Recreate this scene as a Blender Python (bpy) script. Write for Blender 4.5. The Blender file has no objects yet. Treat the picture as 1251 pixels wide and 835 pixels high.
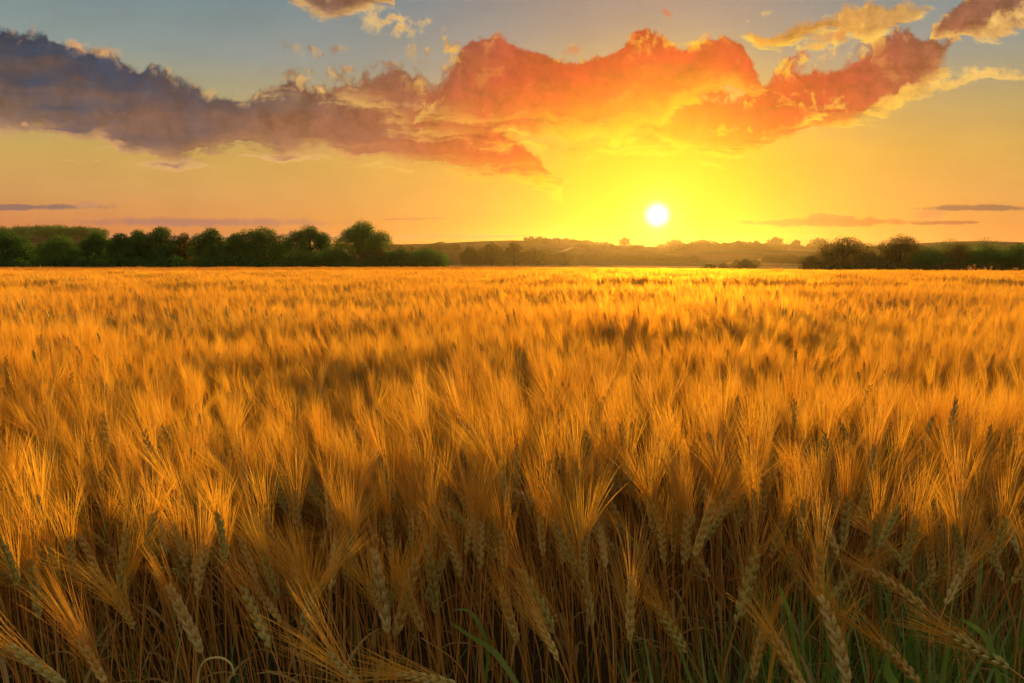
import bpy, math, random
import numpy as np
from mathutils import Vector, Matrix, Euler, noise as mnoise

R = math.radians
rng = random.Random(7)
nr = np.random.default_rng(7)
scene = bpy.context.scene
COL = scene.collection
F = 973.0                     # focal length in photo pixels (28 mm)
CAMH = 1.5
PITCH = math.atan((417.5 - 322.0) / F)


# ------------------------------------------------------------------ helpers
def ray(px, py):
    a = (px - 625.5) / F
    b = (417.5 - py) / F
    c, s = math.cos(PITCH), math.sin(PITCH)
    return (a, c + b * s, -s + b * c)


def uv(px, py):
    x, y, z = ray(px, py)
    return (x / y * F, z / y * F)


def at(px, py, Y):
    x, y, z = ray(px, py)
    k = Y / y
    return Vector((x * k, Y, CAMH + z * k))


def s2l(c):
    return tuple(((v / 255) / 12.92 if v / 255 <= .04045 else ((v / 255 + .055) / 1.055) ** 2.4) for v in c) + (1.0,)


def tag(o, label=None, cat=None, group=None, kind=None):
    if label: o['label'] = label
    if cat: o['category'] = cat
    if group: o['group'] = group
    if kind: o['kind'] = kind
    return o


class MB:
    """collects vertices and faces for ONE mesh object"""
    def __init__(s):
        s.v = []; s.f = []

    def add(s, vs, fs):
        b = len(s.v)
        s.v.extend(vs)
        s.f.extend(tuple(b + i for i in f) for f in fs)

    def mesh(s, name, mat, smooth=False):
        me = bpy.data.meshes.new(name)
        me.from_pydata([tuple(p) for p in s.v], [], s.f)
        if mat: me.materials.append(mat)
        if smooth:
            me.polygons.foreach_set('use_smooth', [True] * len(me.polygons))
        me.update()
        return me

    def build(s, name, mat, parent=None, smooth=False):
        o = bpy.data.objects.new(name, s.mesh(name, mat, smooth))
        COL.objects.link(o)
        if parent: o.parent = parent
        return o


def empty(name, loc=(0, 0, 0)):
    o = bpy.data.objects.new(name, None)
    o.empty_display_size = .1
    o.location = loc
    COL.objects.link(o)
    return o


def frame_of(t):
    t = t.normalized()
    a = Vector((0, 0, 1)) if abs(t.z) < .9 else Vector((1, 0, 0))
    u = t.cross(a).normalized()
    return u, t.cross(u).normalized()


def tube(mb, pts, radii, n=6, cap=True):
    vs = []; fs = []
    m = len(pts)
    for i, p in enumerate(pts):
        t = (pts[min(i + 1, m - 1)] - pts[max(i - 1, 0)])
        u, w = frame_of(t)
        for k in range(n):
            a = 2 * math.pi * k / n
            vs.append(p + (u * math.cos(a) + w * math.sin(a)) * radii[i])
    for i in range(m - 1):
        for k in range(n):
            k2 = (k + 1) % n
            fs.append((i * n + k, i * n + k2, (i + 1) * n + k2, (i + 1) * n + k))
    if cap:
        fs.append(tuple(range(n))[::-1])
        fs.append(tuple((m - 1) * n + k for k in range(n)))
    mb.add(vs, fs)


def ribbon(mb, pts, widths, side):
    """flat tapering blade along pts; side = direction of its width"""
    vs = []; fs = []
    m = len(pts)
    for i, p in enumerate(pts):
        if i == m - 1 and widths[i] <= 1e-6:
            vs.append(p)
        else:
            vs.append(p - side * widths[i] / 2); vs.append(p + side * widths[i] / 2)
    for i in range(m - 1):
        if i == m - 2 and widths[-1] <= 1e-6:
            fs.append((2 * i, 2 * i + 1, 2 * i + 2))
        else:
            fs.append((2 * i, 2 * i + 1, 2 * i + 3, 2 * i + 2))
    mb.add(vs, fs)


# ------------------------------------------------------------------ node expression helper
class NT:
    def __init__(s, tree):
        s.t = tree; s.N = tree.nodes; s.L = tree.links

    def new(s, typ, **kw):
        n = s.N.new(typ)
        for k, v in kw.items():
            setattr(n, k, v)
        return n

    def put(s, sock, v):
        if isinstance(v, E): s.L.new(v.s, sock)
        elif isinstance(v, bpy.types.NodeSocket): s.L.new(v, sock)
        else:
            sock.default_value = v

    def m(s, op, a, b=None, c=None, clamp=False):
        n = s.new('ShaderNodeMath', operation=op, use_clamp=clamp)
        s.put(n.inputs[0], a)
        if b is not None: s.put(n.inputs[1], b)
        if c is not None: s.put(n.inputs[2], c)
        return E(s, n.outputs[0])

    def sstep(s, x, lo, hi, a=0., b=1.):
        n = s.new('ShaderNodeMapRange', interpolation_type='SMOOTHSTEP')
        s.put(n.inputs[0], x); s.put(n.inputs[1], lo); s.put(n.inputs[2], hi)
        n.inputs[3].default_value = a; n.inputs[4].default_value = b
        return E(s, n.outputs[0])

    def xyz(s, x, y, z=0.):
        n = s.new('ShaderNodeCombineXYZ')
        s.put(n.inputs[0], x); s.put(n.inputs[1], y); s.put(n.inputs[2], z)
        return n.outputs[0]

    def noise(s, vec, scale, detail=4, rough=.55, dist=0., out=0, dim='3D'):
        n = s.new('ShaderNodeTexNoise', noise_dimensions=dim)
        s.put(n.inputs['Vector'], vec)
        n.inputs['Scale'].default_value = scale
        n.inputs['Detail'].default_value = detail
        n.inputs['Roughness'].default_value = rough
        n.inputs['Distortion'].default_value = dist
        return E(s, n.outputs[out]) if out == 0 else n.outputs[out]

    def ramp(s, fac, stops, interp='LINEAR'):
        n = s.new('ShaderNodeValToRGB')
        cr = n.color_ramp; cr.interpolation = interp
        while len(cr.elements) < len(stops): cr.elements.new(.5)
        for e, (p, c) in zip(cr.elements, stops):
            e.position = p; e.color = c
        s.put(n.inputs[0], fac)
        return n.outputs[0]

    def mix(s, fac, a, b, blend='MIX'):
        n = s.new('ShaderNodeMix', data_type='RGBA', blend_type=blend)
        s.put(n.inputs[0], fac); s.put(n.inputs[6], a); s.put(n.inputs[7], b)
        return n.outputs[2]

    def curve(s, x, pts):
        """piecewise curve through pts, x already 0..1"""
        n = s.new('ShaderNodeFloatCurve')
        c = n.mapping.curves[0]
        while len(c.points) < len(pts): c.points.new(.5, .5)
        for p, (a, b) in zip(c.points, pts):
            p.location = (a, b); p.handle_type = 'AUTO_CLAMPED'
        n.mapping.update()
        s.put(n.inputs['Value'], x)
        return E(s, n.outputs[0])


class E:
    def __init__(s, nt, sock): s.nt = nt; s.s = sock
    def __add__(s, o): return s.nt.m('ADD', s, o)
    __radd__ = __add__
    def __sub__(s, o): return s.nt.m('SUBTRACT', s, o)
    def __rsub__(s, o): return s.nt.m('SUBTRACT', o, s)
    def __mul__(s, o): return s.nt.m('MULTIPLY', s, o)
    __rmul__ = __mul__
    def __truediv__(s, o): return s.nt.m('DIVIDE', s, o)
    def min(s, o): return s.nt.m('MINIMUM', s, o)
    def max(s, o): return s.nt.m('MAXIMUM', s, o)
    def clamp(s): return s.nt.m('ADD', s, 0., clamp=True)


# ------------------------------------------------------------------ camera and render
cam = bpy.data.cameras.new('camera'); co = bpy.data.objects.new('camera', cam); COL.objects.link(co)
cam.sensor_width = 36.0; cam.lens = 36.0 * F / 1251.0
cam.clip_start = .05; cam.clip_end = 30000
co.location = (0, 0, CAMH); co.rotation_euler = (math.pi / 2 - PITCH, 0, 0)
scene.camera = co
scene.view_settings.view_transform = 'Standard'; scene.view_settings.look = 'None'
scene.view_settings.exposure = 1.0; scene.view_settings.gamma = 1.0
cy = scene.cycles
cy.max_bounces = 6; cy.diffuse_bounces = 3; cy.glossy_bounces = 1; cy.transmission_bounces = 4
cy.volume_bounces = 0; cy.transparent_max_bounces = 6
cy.sample_clamp_indirect = 4.0; cy.sample_clamp_direct = 0
cy.use_adaptive_sampling = True; cy.adaptive_threshold = 0.015
cy.caustics_reflective = False; cy.caustics_refractive = False

# ------------------------------------------------------------------ sun and sky
SU, SV = uv(803, 263)
SUN_DIR = Vector((SU / F, 1, SV / F)).normalized()
SUN_EL = math.asin(SUN_DIR.z); SUN_AZ = math.atan2(SUN_DIR.x, SUN_DIR.y)
SUN_EL = R(5.5)
LAMP_DIR = Vector((math.sin(SUN_AZ) * math.cos(SUN_EL), math.cos(SUN_AZ) * math.cos(SUN_EL), math.sin(SUN_EL)))
sl = bpy.data.lights.new('sun', 'SUN'); so = bpy.data.objects.new('sun', sl); COL.objects.link(so)
sl.energy = 3.9; sl.angle = R(.6); sl.color = (1.0, .565, .11)
so.rotation_euler = (-LAMP_DIR).to_track_quat('-Z', 'Y').to_euler()
so.location = LAMP_DIR * 200


def build_world():
    w = bpy.data.worlds.new('World'); scene.world = w; w.use_nodes = True
    w.cycles.sampling_method = 'MANUAL'; w.cycles.sample_map_resolution = 256
    t = w.node_tree; t.nodes.clear(); nt = NT(t)
    out = nt.new('ShaderNodeOutputWorld'); bg = nt.new('ShaderNodeBackground')
    t.links.new(bg.outputs[0], out.inputs[0])
    tc = nt.new('ShaderNodeTexCoord')
    D = tc.outputs['Generated']
    sep = nt.new('ShaderNodeSeparateXYZ'); t.links.new(D, sep.inputs[0])
    dx, dy, dz = (E(nt, o) for o in sep.outputs)
    dys = dy.max(.03)
    U = dx / dys * F; V = dz / dys * F              # sky-plane coordinates of the world direction
    front = nt.sstep(dy, .05, .35)
    # angle to the sun, expressed in the same scale (F per radian)
    dp = nt.new('ShaderNodeVectorMath', operation='DOT_PRODUCT')
    t.links.new(D, dp.inputs[0]); dp.inputs[1].default_value = tuple(SUN_DIR)
    ang = nt.m('ARCCOSINE', E(nt, dp.outputs['Value']).min(.9999999))
    r = ang * F
    # ---- clear sky: colour by elevation, unseen part behind and overhead brightened as fill
    el = nt.m('ARCSINE', dz.max(-.999).min(.999))
    ef = (el / R(90)).max(0.)
    q = lambda e: e / 90.
    warm = nt.ramp(ef, [(0, s2l((206, 102, 78))), (q(2.2), s2l((208, 128, 80))), (q(4.5), s2l((206, 154, 94))),
                        (q(7), s2l((198, 164, 92))), (q(10), s2l((168, 158, 112))), (q(13.5), s2l((136, 150, 146))),
                        (q(18.5), s2l((106, 130, 140))), (q(32), s2l((124, 130, 138))), (1, s2l((136, 136, 140)))])
    back_fill = nt.ramp(ef, [(0, s2l((210, 182, 156))), (q(8), s2l((220, 192, 162))), (q(20), s2l((202, 184, 162))),
                        (q(45), s2l((164, 158, 150))), (1, s2l((136, 136, 140)))])
    sky = nt.mix(nt.sstep(dy, -.35, .45), back_fill, warm)
    # pinkish veil high above the sun
    sky = nt.mix(nt.m('POWER', 2.718, nt.m('MULTIPLY', nt.m('POWER', (U - (SU - 10)) / 250., 2.), -1.)) * front * nt.sstep(V, 150, 320) * .55,
                 sky, s2l((168, 132, 128)))
    glow = lambda k, p=1.: nt.m('POWER', 2.718, nt.m('POWER', r / k, p) * -1.)
    low = nt.sstep(V, 330, 90)
    sky = nt.mix((glow(330., 1.2) * low * .95).clamp(), sky, s2l((244, 168, 48)))
    sky = nt.mix((glow(138., 1.7) * 1.05).clamp(), sky, s2l((244, 196, 4)))
    # ---- clouds
    P = nt.xyz(U, V, 0.)
    w1 = nt.noise(P, 1 / 80., 2, .5, out=1, dim='2D')
    w2 = nt.noise(P, 1 / 15., 2, .6, out=1, dim='2D')

    def vm(op, a, b):
        n = nt.new('ShaderNodeVectorMath', operation=op)
        nt.put(n.inputs[0], a)
        nt.put(n.inputs[3 if op == 'SCALE' else 1], b)
        return n.outputs[0]
    warp = vm('ADD', vm('SCALE', vm('SUBTRACT', w1, (.5, .5, .5)), 34.), vm('SCALE', vm('SUBTRACT', w2, (.5, .5, .5)), 9.))
    PW = vm('ADD', P, warp)
    sp = nt.new('ShaderNodeSeparateXYZ'); t.links.new(PW, sp.inputs[0])
    uw, vw = E(nt, sp.outputs[0]), E(nt, sp.outputs[1])
    X01 = (uw + 800.) / 1600.

    def billow(vec):
        a = nt.noise(vec, 1 / 60., 5, .56, dim='2D')
        vo = nt.new('ShaderNodeTexVoronoi', feature='F1', voronoi_dimensions='2D')
        nt.put(vo.inputs['Vector'], vec); vo.inputs['Scale'].default_value = 1 / 30.
        vo.inputs['Detail'].default_value = 2.0; vo.inputs['Roughness'].default_value = .5
        return a * 1.3 + (.62 - E(nt, vo.outputs['Distance'])) * .5 - .15
    n0 = billow(PW)
    # same field a little way towards the sun: the difference is how lit a puff is
    dux, dvx = SU - U, SV - V
    ln = nt.m('SQRT', dux * dux + dvx * dvx).max(1.)
    n1 = billow(vm('ADD', PW, nt.xyz(dux / ln * 12., dvx / ln * 12. , 0.)))
    relief = (n0 - n1) * 2.0
    nb0 = nt.noise(PW, 1 / 95., 4, .6, dim='2D')
    nf = nt.noise(vm('ADD', P, vm('SCALE', warp, .35)), 1 / 26., 7, .66, dim='2D')

    # streaky wisps, running along the cloud decks
    def streak(angle, ax, ay, seed=0.):
        mp = nt.new('ShaderNodeMapping'); nt.put(mp.inputs[0], vm('ADD', P, vm('SCALE', warp, .7)))
        mp.inputs['Rotation'].default_value = (0, 0, R(angle))
        mp.inputs['Scale'].default_value = (1 / ax, 1 / ay, 1); mp.inputs['Location'].default_value = (seed, seed, seed)
        return nt.noise(mp.outputs[0], 1., 5, .58, dim='2D')
    stL = streak(9, 130., 19.)
    stR = streak(-20, 140., 14., 4.)

    dark_r = nt.ramp(r / 900., [(0, s2l((255, 190, 30))), (.09, s2l((244, 116, 24))), (.165, s2l((218, 64, 30))), (.25, s2l((184, 62, 42))),
                                (.36, s2l((138, 84, 64))), (.5, s2l((110, 86, 76))), (.68, s2l((62, 68, 82))), (1, s2l((44, 56, 74)))])
    low_r = nt.ramp(r / 900., [(0, s2l((255, 226, 20))), (.12, s2l((255, 160, 20))), (.2, s2l((244, 106, 36))), (.33, s2l((196, 108, 64))),
                               (.5, s2l((166, 112, 82))), (.75, s2l((138, 106, 88))), (1, s2l((112, 98, 92)))])
    rim_r = nt.ramp(r / 900., [(0, s2l((255, 246, 60))), (.15, s2l((255, 226, 40))), (.3, s2l((255, 204, 84))), (.5, s2l((255, 204, 122))),
                               (.75, s2l((240, 178, 116))), (1, s2l((214, 160, 120)))])

    # faint unevenness of the open sky: thin veils
    sky = vm('SCALE', sky, 1. + ((nb0 - .5) * .16 + (stL - .5) * .14) * front)

    def poly(pts):
        o = []
        for x, y in pts:
            a, b = uv(x, y)
            o.append(((a + 800) / 1600, (b + 100) / 500))
        return o

    def deck(top, bot, st, sb, amp_t, stk, amp_b, shift=.35):
        """field of a cloud between a top and a bottom outline: d>0 inside; g = 0 at the base .. 1 at the top"""
        T = nt.curve(X01, poly(top)) * 500. - 100.
        B = nt.curve(X01, poly(bot)) * 500. - 100.
        dt = (T - vw) / st + (n0 - .5) * amp_t + (nf - .5) * 1.5 + shift
        db = (vw - B) / sb + (stk - .5) * amp_b + (nf - .5) * 1.3 + shift
        g = ((vw - B) / (T - B).max(4.)).clamp()
        return dt.min(db), g, dt, db, stk

    def over(sky, d, g, dt, db, stk, a0, a1, lowf, rimk, litk, gpow=1.0, tint=None, maxa=1., fringe=1.):
        a = nt.sstep(d, a0, a1) * front * maxa
        gg = (g + (stk - .5) * 1.5 + (nb0 - .5) * .6 + (nf - .5) * .7).clamp()
        body = nt.mix((nt.m('POWER', 1. - gg, gpow) * lowf).clamp(), dark_r, low_r)
        if tint is not None:
            body = nt.mix(tint[1], body, tint[0])
        body = vm('SCALE', body, 1. + (relief * .10 + (nb0 - .5) * .5 + (stk - .5) * .9 + (nf - .5) * 1.35).max(-.42).min(.6))
        # thin lower edge glows all along, upper edge only where a puff faces the sun
        body = nt.mix(((1. - nt.sstep(db, a0 + .15, a1 + .9)) * nt.sstep(stk, .35, .62) * rimk * fringe).clamp(), body, rim_r)
        body = nt.mix(((1. - nt.sstep(dt, a0 + .1, a1 + .9)) * nt.sstep(relief + (nb0 - .5) * 1.2 + (nf - .5) * 1.2, .05, .6) * rimk * .85).clamp(), body, rim_r)
        body = nt.mix((nt.sstep(relief * .6 + (nb0 - .5) + (stk - .5) * 1.4, .25, .75) * litk).clamp(), body, rim_r)
        return nt.mix(a, sky, body)

    # far haze bands low over the horizon (thin, soft, mauve)
    def band(sky, cx, cy_, hx, hy, col, op, edge=.55):
        a, b = uv(cx, cy_)
        ex = (U + (E(nt, sp.outputs[0]) - U) * .5 - a) / hx; ey = (V + (vw - V) * .16 - b) / hy
        q_ = 1. - nt.m('SQRT', ex * ex + ey * ey)
        return nt.mix(nt.sstep(q_ + (stL - .5) * .7 + (nf - .5) * 1.3, .0, edge) * op * front, sky, s2l(col))
    sky = band(sky, 0, 253, 135, 4.6, (140, 108, 98), .9)
    sky = band(sky, 105, 250, 18, 6.0, (196, 140, 104), .7)
    sky = band(sky, 240, 272, 230, 7., (168, 116, 104), .8, .8)
    sky = band(sky, 500, 268, 60, 1.6, (180, 110, 80), .6)
    sky = band(sky, 590, 289, 150, 2.6, (214, 128, 92), .6)
    sky = band(sky, 660, 279, 130, 4.5, (250, 170, 52), .55)
    sky = band(sky, 1010, 272, 165, 5.5, (184, 92, 56), .9)
    sky = band(sky, 1020, 267, 50, 6.0, (190, 98, 58), .85)
    sky = band(sky, 1150, 273, 70, 3., (160, 88, 64), .85)
    sky = band(sky, 1195, 255, 90, 4.2, (140, 96, 76), .95)
    sky = band(sky, 1135, 262, 28, 7., (206, 130, 82), .7)
    sky = band(sky, 930, 296, 420, 7., (240, 140, 78), .5, .9)
    sky = band(sky, 230, 290, 420, 8., (214, 142, 108), .5, .9)

    # left deck: long dark bank falling to the right
    d = deck([(-160, 20), (0, 32), (40, 42), (90, 58), (125, 58), (160, 74), (215, 96), (260, 110), (320, 106), (400, 102), (470, 96), (540, 112), (600, 150), (650, 192), (690, 224), (720, 420), (1400, 420)],
             [(-160, 145), (0, 156), (50, 166), (120, 172), (170, 190), (240, 196), (320, 193), (400, 191), (460, 197), (530, 209), (600, 217), (650, 221), (690, 219), (720, 380), (1400, 380)],
             14., 19., 1.7, stL, 4.4)
    sky = over(sky, *d, .0, .75, 1.0, .8, .0, gpow=1.3)
    # middle grey-mauve deck joining the left bank and the red cumulus
    d = deck([(-160, 420), (280, 420), (310, 112), (350, 98), (420, 94), (480, 90), (540, 92), (600, 90), (680, 100), (740, 130), (800, 152), (830, 420), (1400, 420)],
             [(-160, 380), (280, 110), (310, 110), (350, 110), (420, 126), (480, 150), (540, 170), (600, 178), (680, 160), (740, 150), (800, 148), (830, 380), (1400, 380)],
             18., 20., 2.2, stL, 2.8)
    sky = over(sky, *d, .0, .9, .8, .8, .25, maxa=.86)
    # right deck: sweeps from above the sun up to the right corner
    d = deck([(-160, 420), (700, 420), (730, 176), (780, 146), (850, 118), (900, 106), (960, 80), (1040, 62), (1090, 44), (1135, 34), (1160, 40), (1185, 66), (1210, 420), (1420, 420)],
             [(-160, 380), (700, 170), (730, 170), (780, 182), (840, 195), (880, 199), (930, 182), (980, 166), (1040, 154), (1090, 134), (1130, 108), (1160, 84), (1185, 68), (1210, 380), (1420, 380)],
             20., 17., 2.0, stR, 3.2)
    sky = over(sky, *d, .0, .85, .55, 1., .15)
    # grey brown cloud in the upper right corner, cream cloud left of it, dark one at the top
    d = deck([(-160, 420), (1110, 420), (1130, 44), (1150, 14), (1175, -14), (1220, -40), (1420, -100)],
             [(-160, 380), (1110, 46), (1130, 46), (1160, 56), (1200, 56), (1251, 36), (1300, 20), (1420, -10)],
             16., 12., 1.8, stR, 2.8)
    sky = over(sky, *d, .0, .9, .5, 1.1, .5)
    d = deck([(-160, 420), (880, 420), (900, 52), (930, 38), (970, 26), (1010, 18), (1036, 4), (1058, -2), (1085, 12), (1125, 2), (1145, 10), (1170, 420), (1420, 420)],
             [(-160, 380), (880, 54), (900, 54), (940, 62), (1000, 50), (1030, 44), (1055, 54), (1090, 44), (1120, 26), (1145, 12), (1170, 380), (1420, 380)],
             10., 10., 1.8, stR, 2.4)
    sky = over(sky, *d, .1, 1.1, .5, 1.3, 1.2, tint=(rim_r, .38), maxa=.95)
    d = deck([(-160, 420), (330, 420), (352, 2), (372, -18), (400, -40), (455, -26), (480, 2), (500, 420), (1420, 420)],
             [(-160, 380), (330, 4), (352, 4), (385, 18), (420, 26), (455, 18), (480, 4), (500, 380), (1420, 380)],
             10., 11., 1.4, stL, 2.2)
    sky = over(sky, *d, .0, 1.0, .4, .9, .3)
    # yellow sheet of cloud right of it
    d = deck([(-160, 420), (1030, 420), (1050, 135), (1110, 100), (1180, 84), (1251, 78), (1400, 70)],
             [(-160, 380), (1030, 150), (1050, 150), (1110, 126), (1180, 108), (1251, 98), (1400, 88)],
             12., 8., 2.2, stR, 2.6, .1)
    sky = over(sky, *d, .1, 1.0, 1.0, 1.3, 1.2, tint=(rim_r, .72), maxa=.8)
    # orange belly hanging over the sun
    d = deck([(-160, 420), (610, 420), (640, 156), (700, 132), (785, 122), (820, 106), (870, 106), (930, 106), (985, 115), (1040, 130), (1070, 420), (1400, 420)],
             [(-160, 380), (610, 150), (640, 151), (700, 154), (785, 160), (820, 176), (860, 192), (900, 188), (950, 170), (985, 152), (1040, 134), (1070, 380), (1400, 380)],
             20., 14., 2.2, stR, 3.0)
    sky = over(sky, *d, .05, .8, .6, 1.0, .5, maxa=.95)
    # thin glowing sheets between the cumulus and the sun
    d = deck([(-160, 420), (540, 420), (560, 140), (640, 152), (720, 152), (790, 160), (830, 170), (840, 420), (1400, 420)],
             [(-160, 380), (540, 145), (560, 146), (640, 186), (700, 200), (790, 190), (830, 180), (840, 380), (1400, 380)],
             13., 12., 2.6, stL, 4.0, .1)
    sky = over(sky, *d, .4, 1.5, 1.0, 1.6, 1.2, tint=(rim_r, .35), maxa=.7)
    # red cumulus over the sun
    d = deck([(-160, 420), (470, 420), (500, 150), (535, 116), (556, 84), (572, 58), (592, 44), (640, 50), (690, 72), (735, 68), (765, 56), (785, 34), (800, 38), (840, 58), (868, 50), (900, 54), (916, 74), (940, 104), (970, 130), (1000, 420), (1400, 420)],
             [(-160, 380), (470, 150), (500, 146), (540, 146), (580, 148), (620, 153), (680, 158), (735, 158), (790, 150), (830, 124), (868, 114), (900, 112), (940, 116), (970, 124), (1000, 380), (1400, 380)],
             11., 22., 1.6, stL, 2.4)
    sky = over(sky, *d, .0, .6, .85, .6, .12, gpow=1.5)

    # separate puffs: (cx, cy, half width, half height, angle), three classes from bright to grey
    PS = vm('ADD', P, vm('SCALE', warp, .5))

    def puffs(sky, items, grey, op=1.):
        best = None
        for cx, cy_, hx, hy, rot in items:
            a, b = uv(cx, cy_)
            mp = nt.new('ShaderNodeMapping', vector_type='TEXTURE'); nt.put(mp.inputs[0], PS)
            mp.inputs['Location'].default_value = (a, b, 0); mp.inputs['Rotation'].default_value = (0, 0, R(rot))
            mp.inputs['Scale'].default_value = (hx, hy, 1)
            l = nt.new('ShaderNodeVectorMath', operation='LENGTH'); t.links.new(mp.outputs[0], l.inputs[0])
            e = E(nt, l.outputs['Value'])
            best = e if best is None else best.min(e)
        d_ = 1.4 - best * .85 + (n0 - .55) * .9 + (nf - .5) * 2.2 + (nb0 - .5) * .5
        al = nt.sstep(d_, .0, 1.45) * op * front
        body = nt.mix(grey, rim_r, dark_r)
        body = nt.mix((nt.sstep(relief, .0, .5) * (.9 - .6 * grey)).clamp(), body, rim_r)
        body = nt.mix((nt.sstep(d_ - relief * .5 - (nf - .5) * 1.5, .5, 1.25) * min(1., grey * .5 + .3)).clamp(), body, low_r)
        return nt.mix(al, sky, body)
    sky = puffs(sky, [(395, 62, 34, 7, 0), (380, 92, 46, 9, 0), (440, 84, 40, 6, 0), (528, 72, 40, 14, -12), (548, 56, 13, 16, 0), (820, 14, 20, 6, -12), (700, 62, 18, 7, 0),
                      (165, 196, 40, 4, 4)], .85, .92)
    sky = puffs(sky, [(378, 6, 16, 12, -20), (548, 44, 10, 10, 0), (1020, 44, 46, 9, 8), (165, 77, 15, 5, 0), (120, 62, 12, 5, 0), (440, 130, 26, 4, 6), (790, 50, 16, 12, 40), (860, 56, 30, 5, 0)], .4, .95)
    sky = puffs(sky, [(488, 32, 36, 18, -14), (468, 20, 22, 11, -10), (508, 30, 18, 12, 0), (492, 50, 9, 6, 0), (535, 62, 22, 10, -8), 
                      (1000, 58, 30, 4, 4), (925, 20, 16, 4, 25), (1235, 22, 36, 11, 28), (1220, 88, 40, 4, 3), (92, 52, 12, 6, 0), (288, 109, 34, 4, 4), (402, 112, 14, 7, 0), (545, 128, 30, 6, 0), (20, 152, 22, 3, 6), (110, 195, 36, 2.5, 2)], .12, .95)
    # ---- glow that lies over cloud edges too, and the sun itself
    sky = nt.mix((glow(98., 1.9) * .85).clamp(), sky, s2l((250, 208, 4)))
    core = nt.sstep(r, 21., 3.)
    sky = vm('ADD', sky, vm('SCALE', nt.xyz(1., .9, .36), glow(20., 1.2) * .5))
    sky = vm('ADD', sky, vm('SCALE', nt.xyz(1.5, 1.5, 1.5), nt.m('POWER', core, 1.5)))
    # ---- daylight from the physical sky on top
    ns = nt.new('ShaderNodeTexSky', sky_type='NISHITA')
    ns.sun_disc = False; ns.sun_elevation = SUN_EL; ns.sun_rotation = SUN_AZ; ns.dust_density = 2.0
    sky = vm('ADD', sky, vm('SCALE', vm('MULTIPLY', ns.outputs[0], (1., .74, .36)), .0012))
    # below the horizon: dull ground colour
    sky = nt.mix(nt.sstep(dz, .0, -.03), sky, (.10, .06, .03, 1))
    nt.put(bg.inputs[0], sky); bg.inputs[1].default_value = .5


build_world()


# ------------------------------------------------------------------ materials
def leafy(name, col, col2, transl=.5, gloss=.03, rough=.5, nscale=3., tmul=(1, 1, 1), island=False, fwd=0., dim_redden=False, third=None):
    """thin plant tissue: diffuse + translucent, colour varied per plant and by noise"""
    m = bpy.data.materials.new(name); m.use_nodes = True
    t = m.node_tree; t.nodes.clear(); nt = NT(t)
    out = nt.new('ShaderNodeOutputMaterial')
    oi = nt.new('ShaderNodeObjectInfo'); geo = nt.new('ShaderNodeNewGeometry')
    n = nt.noise(geo.outputs['Position'], nscale, 3)
    rnd = E(nt, geo.outputs['Random Per Island'] if island else oi.outputs['Random'])
    f = (n * 1.2 - .35 + (rnd - .5) * .9 + .25).clamp()
    c = nt.mix(f, col + (1,), col2 + (1,))
    if third:
        c = nt.mix(nt.sstep(nt.m('FRACT', rnd * 7.31), .62, .70), c, third + (1,))
    if dim_redden:
        sl_ = nt.new('ShaderNodeSeparateXYZ'); nt.put(sl_.inputs[0], oi.outputs['Location'])
        lx, ly = E(nt, sl_.outputs[0]), E(nt, sl_.outputs[1])
        big = nt.noise(oi.outputs['Location'], .05, 2)
        far_dim = nt.sstep(ly - lx * .5 + (big - .5) * 30., 52., 74.) * nt.sstep(lx, 12., -2.)  # far left crop dulled in colour, for weaker light away from the sun
        c = nt.mix(far_dim * .85, c, (.46, .20, .045, 1))
        c = nt.mix((nt.sstep(nt.noise(oi.outputs['Location'], .28, 3), .42, .66) * .6).clamp(), c, (.66, .30, .03, 1))
    d = nt.new('ShaderNodeBsdfDiffuse'); nt.put(d.inputs[0], c)
    tr = nt.new('ShaderNodeBsdfTranslucent'); nt.put(tr.inputs[0], nt.mix(1., c, tuple(tmul) + (1,), 'MULTIPLY'))
    mx = nt.new('ShaderNodeMixShader'); mx.inputs[0].default_value = transl
    t.links.new(d.outputs[0], mx.inputs[1]); t.links.new(tr.outputs[0], mx.inputs[2])
    if fwd > 0:
        rf = nt.new('ShaderNodeBsdfRefraction'); rf.inputs['Roughness'].default_value = .8; rf.inputs['IOR'].default_value = 1.12
        nt.put(rf.inputs['Color'], c)
        m3 = nt.new('ShaderNodeMixShader'); m3.inputs[0].default_value = fwd
        t.links.new(mx.outputs[0], m3.inputs[1]); t.links.new(rf.outputs[0], m3.inputs[2]); mx = m3
    g = nt.new('ShaderNodeBsdfGlossy'); g.inputs['Roughness'].default_value = rough; g.inputs['Color'].default_value = (.9, .8, .6, 1)
    m2 = nt.new('ShaderNodeMixShader'); m2.inputs[0].default_value = gloss
    t.links.new(mx.outputs[0], m2.inputs[1]); t.links.new(g.outputs[0], m2.inputs[2])
    t.links.new(m2.outputs[0], out.inputs[0])
    return m


def plain(name, col, rough=.8):
    m = bpy.data.materials.new(name); m.use_nodes = True
    nt = NT(m.node_tree); b = m.node_tree.nodes['Principled BSDF']
    geo = nt.new('ShaderNodeNewGeometry')
    n = nt.noise(geo.outputs['Position'], 6., 4)
    nt.put(b.inputs['Base Color'], nt.mix(n, tuple(v * .7 for v in col) + (1,), tuple(v * 1.25 for v in col) + (1,)))
    b.inputs['Roughness'].default_value = rough; b.inputs['Specular IOR Level'].default_value = .0
    return m


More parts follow.
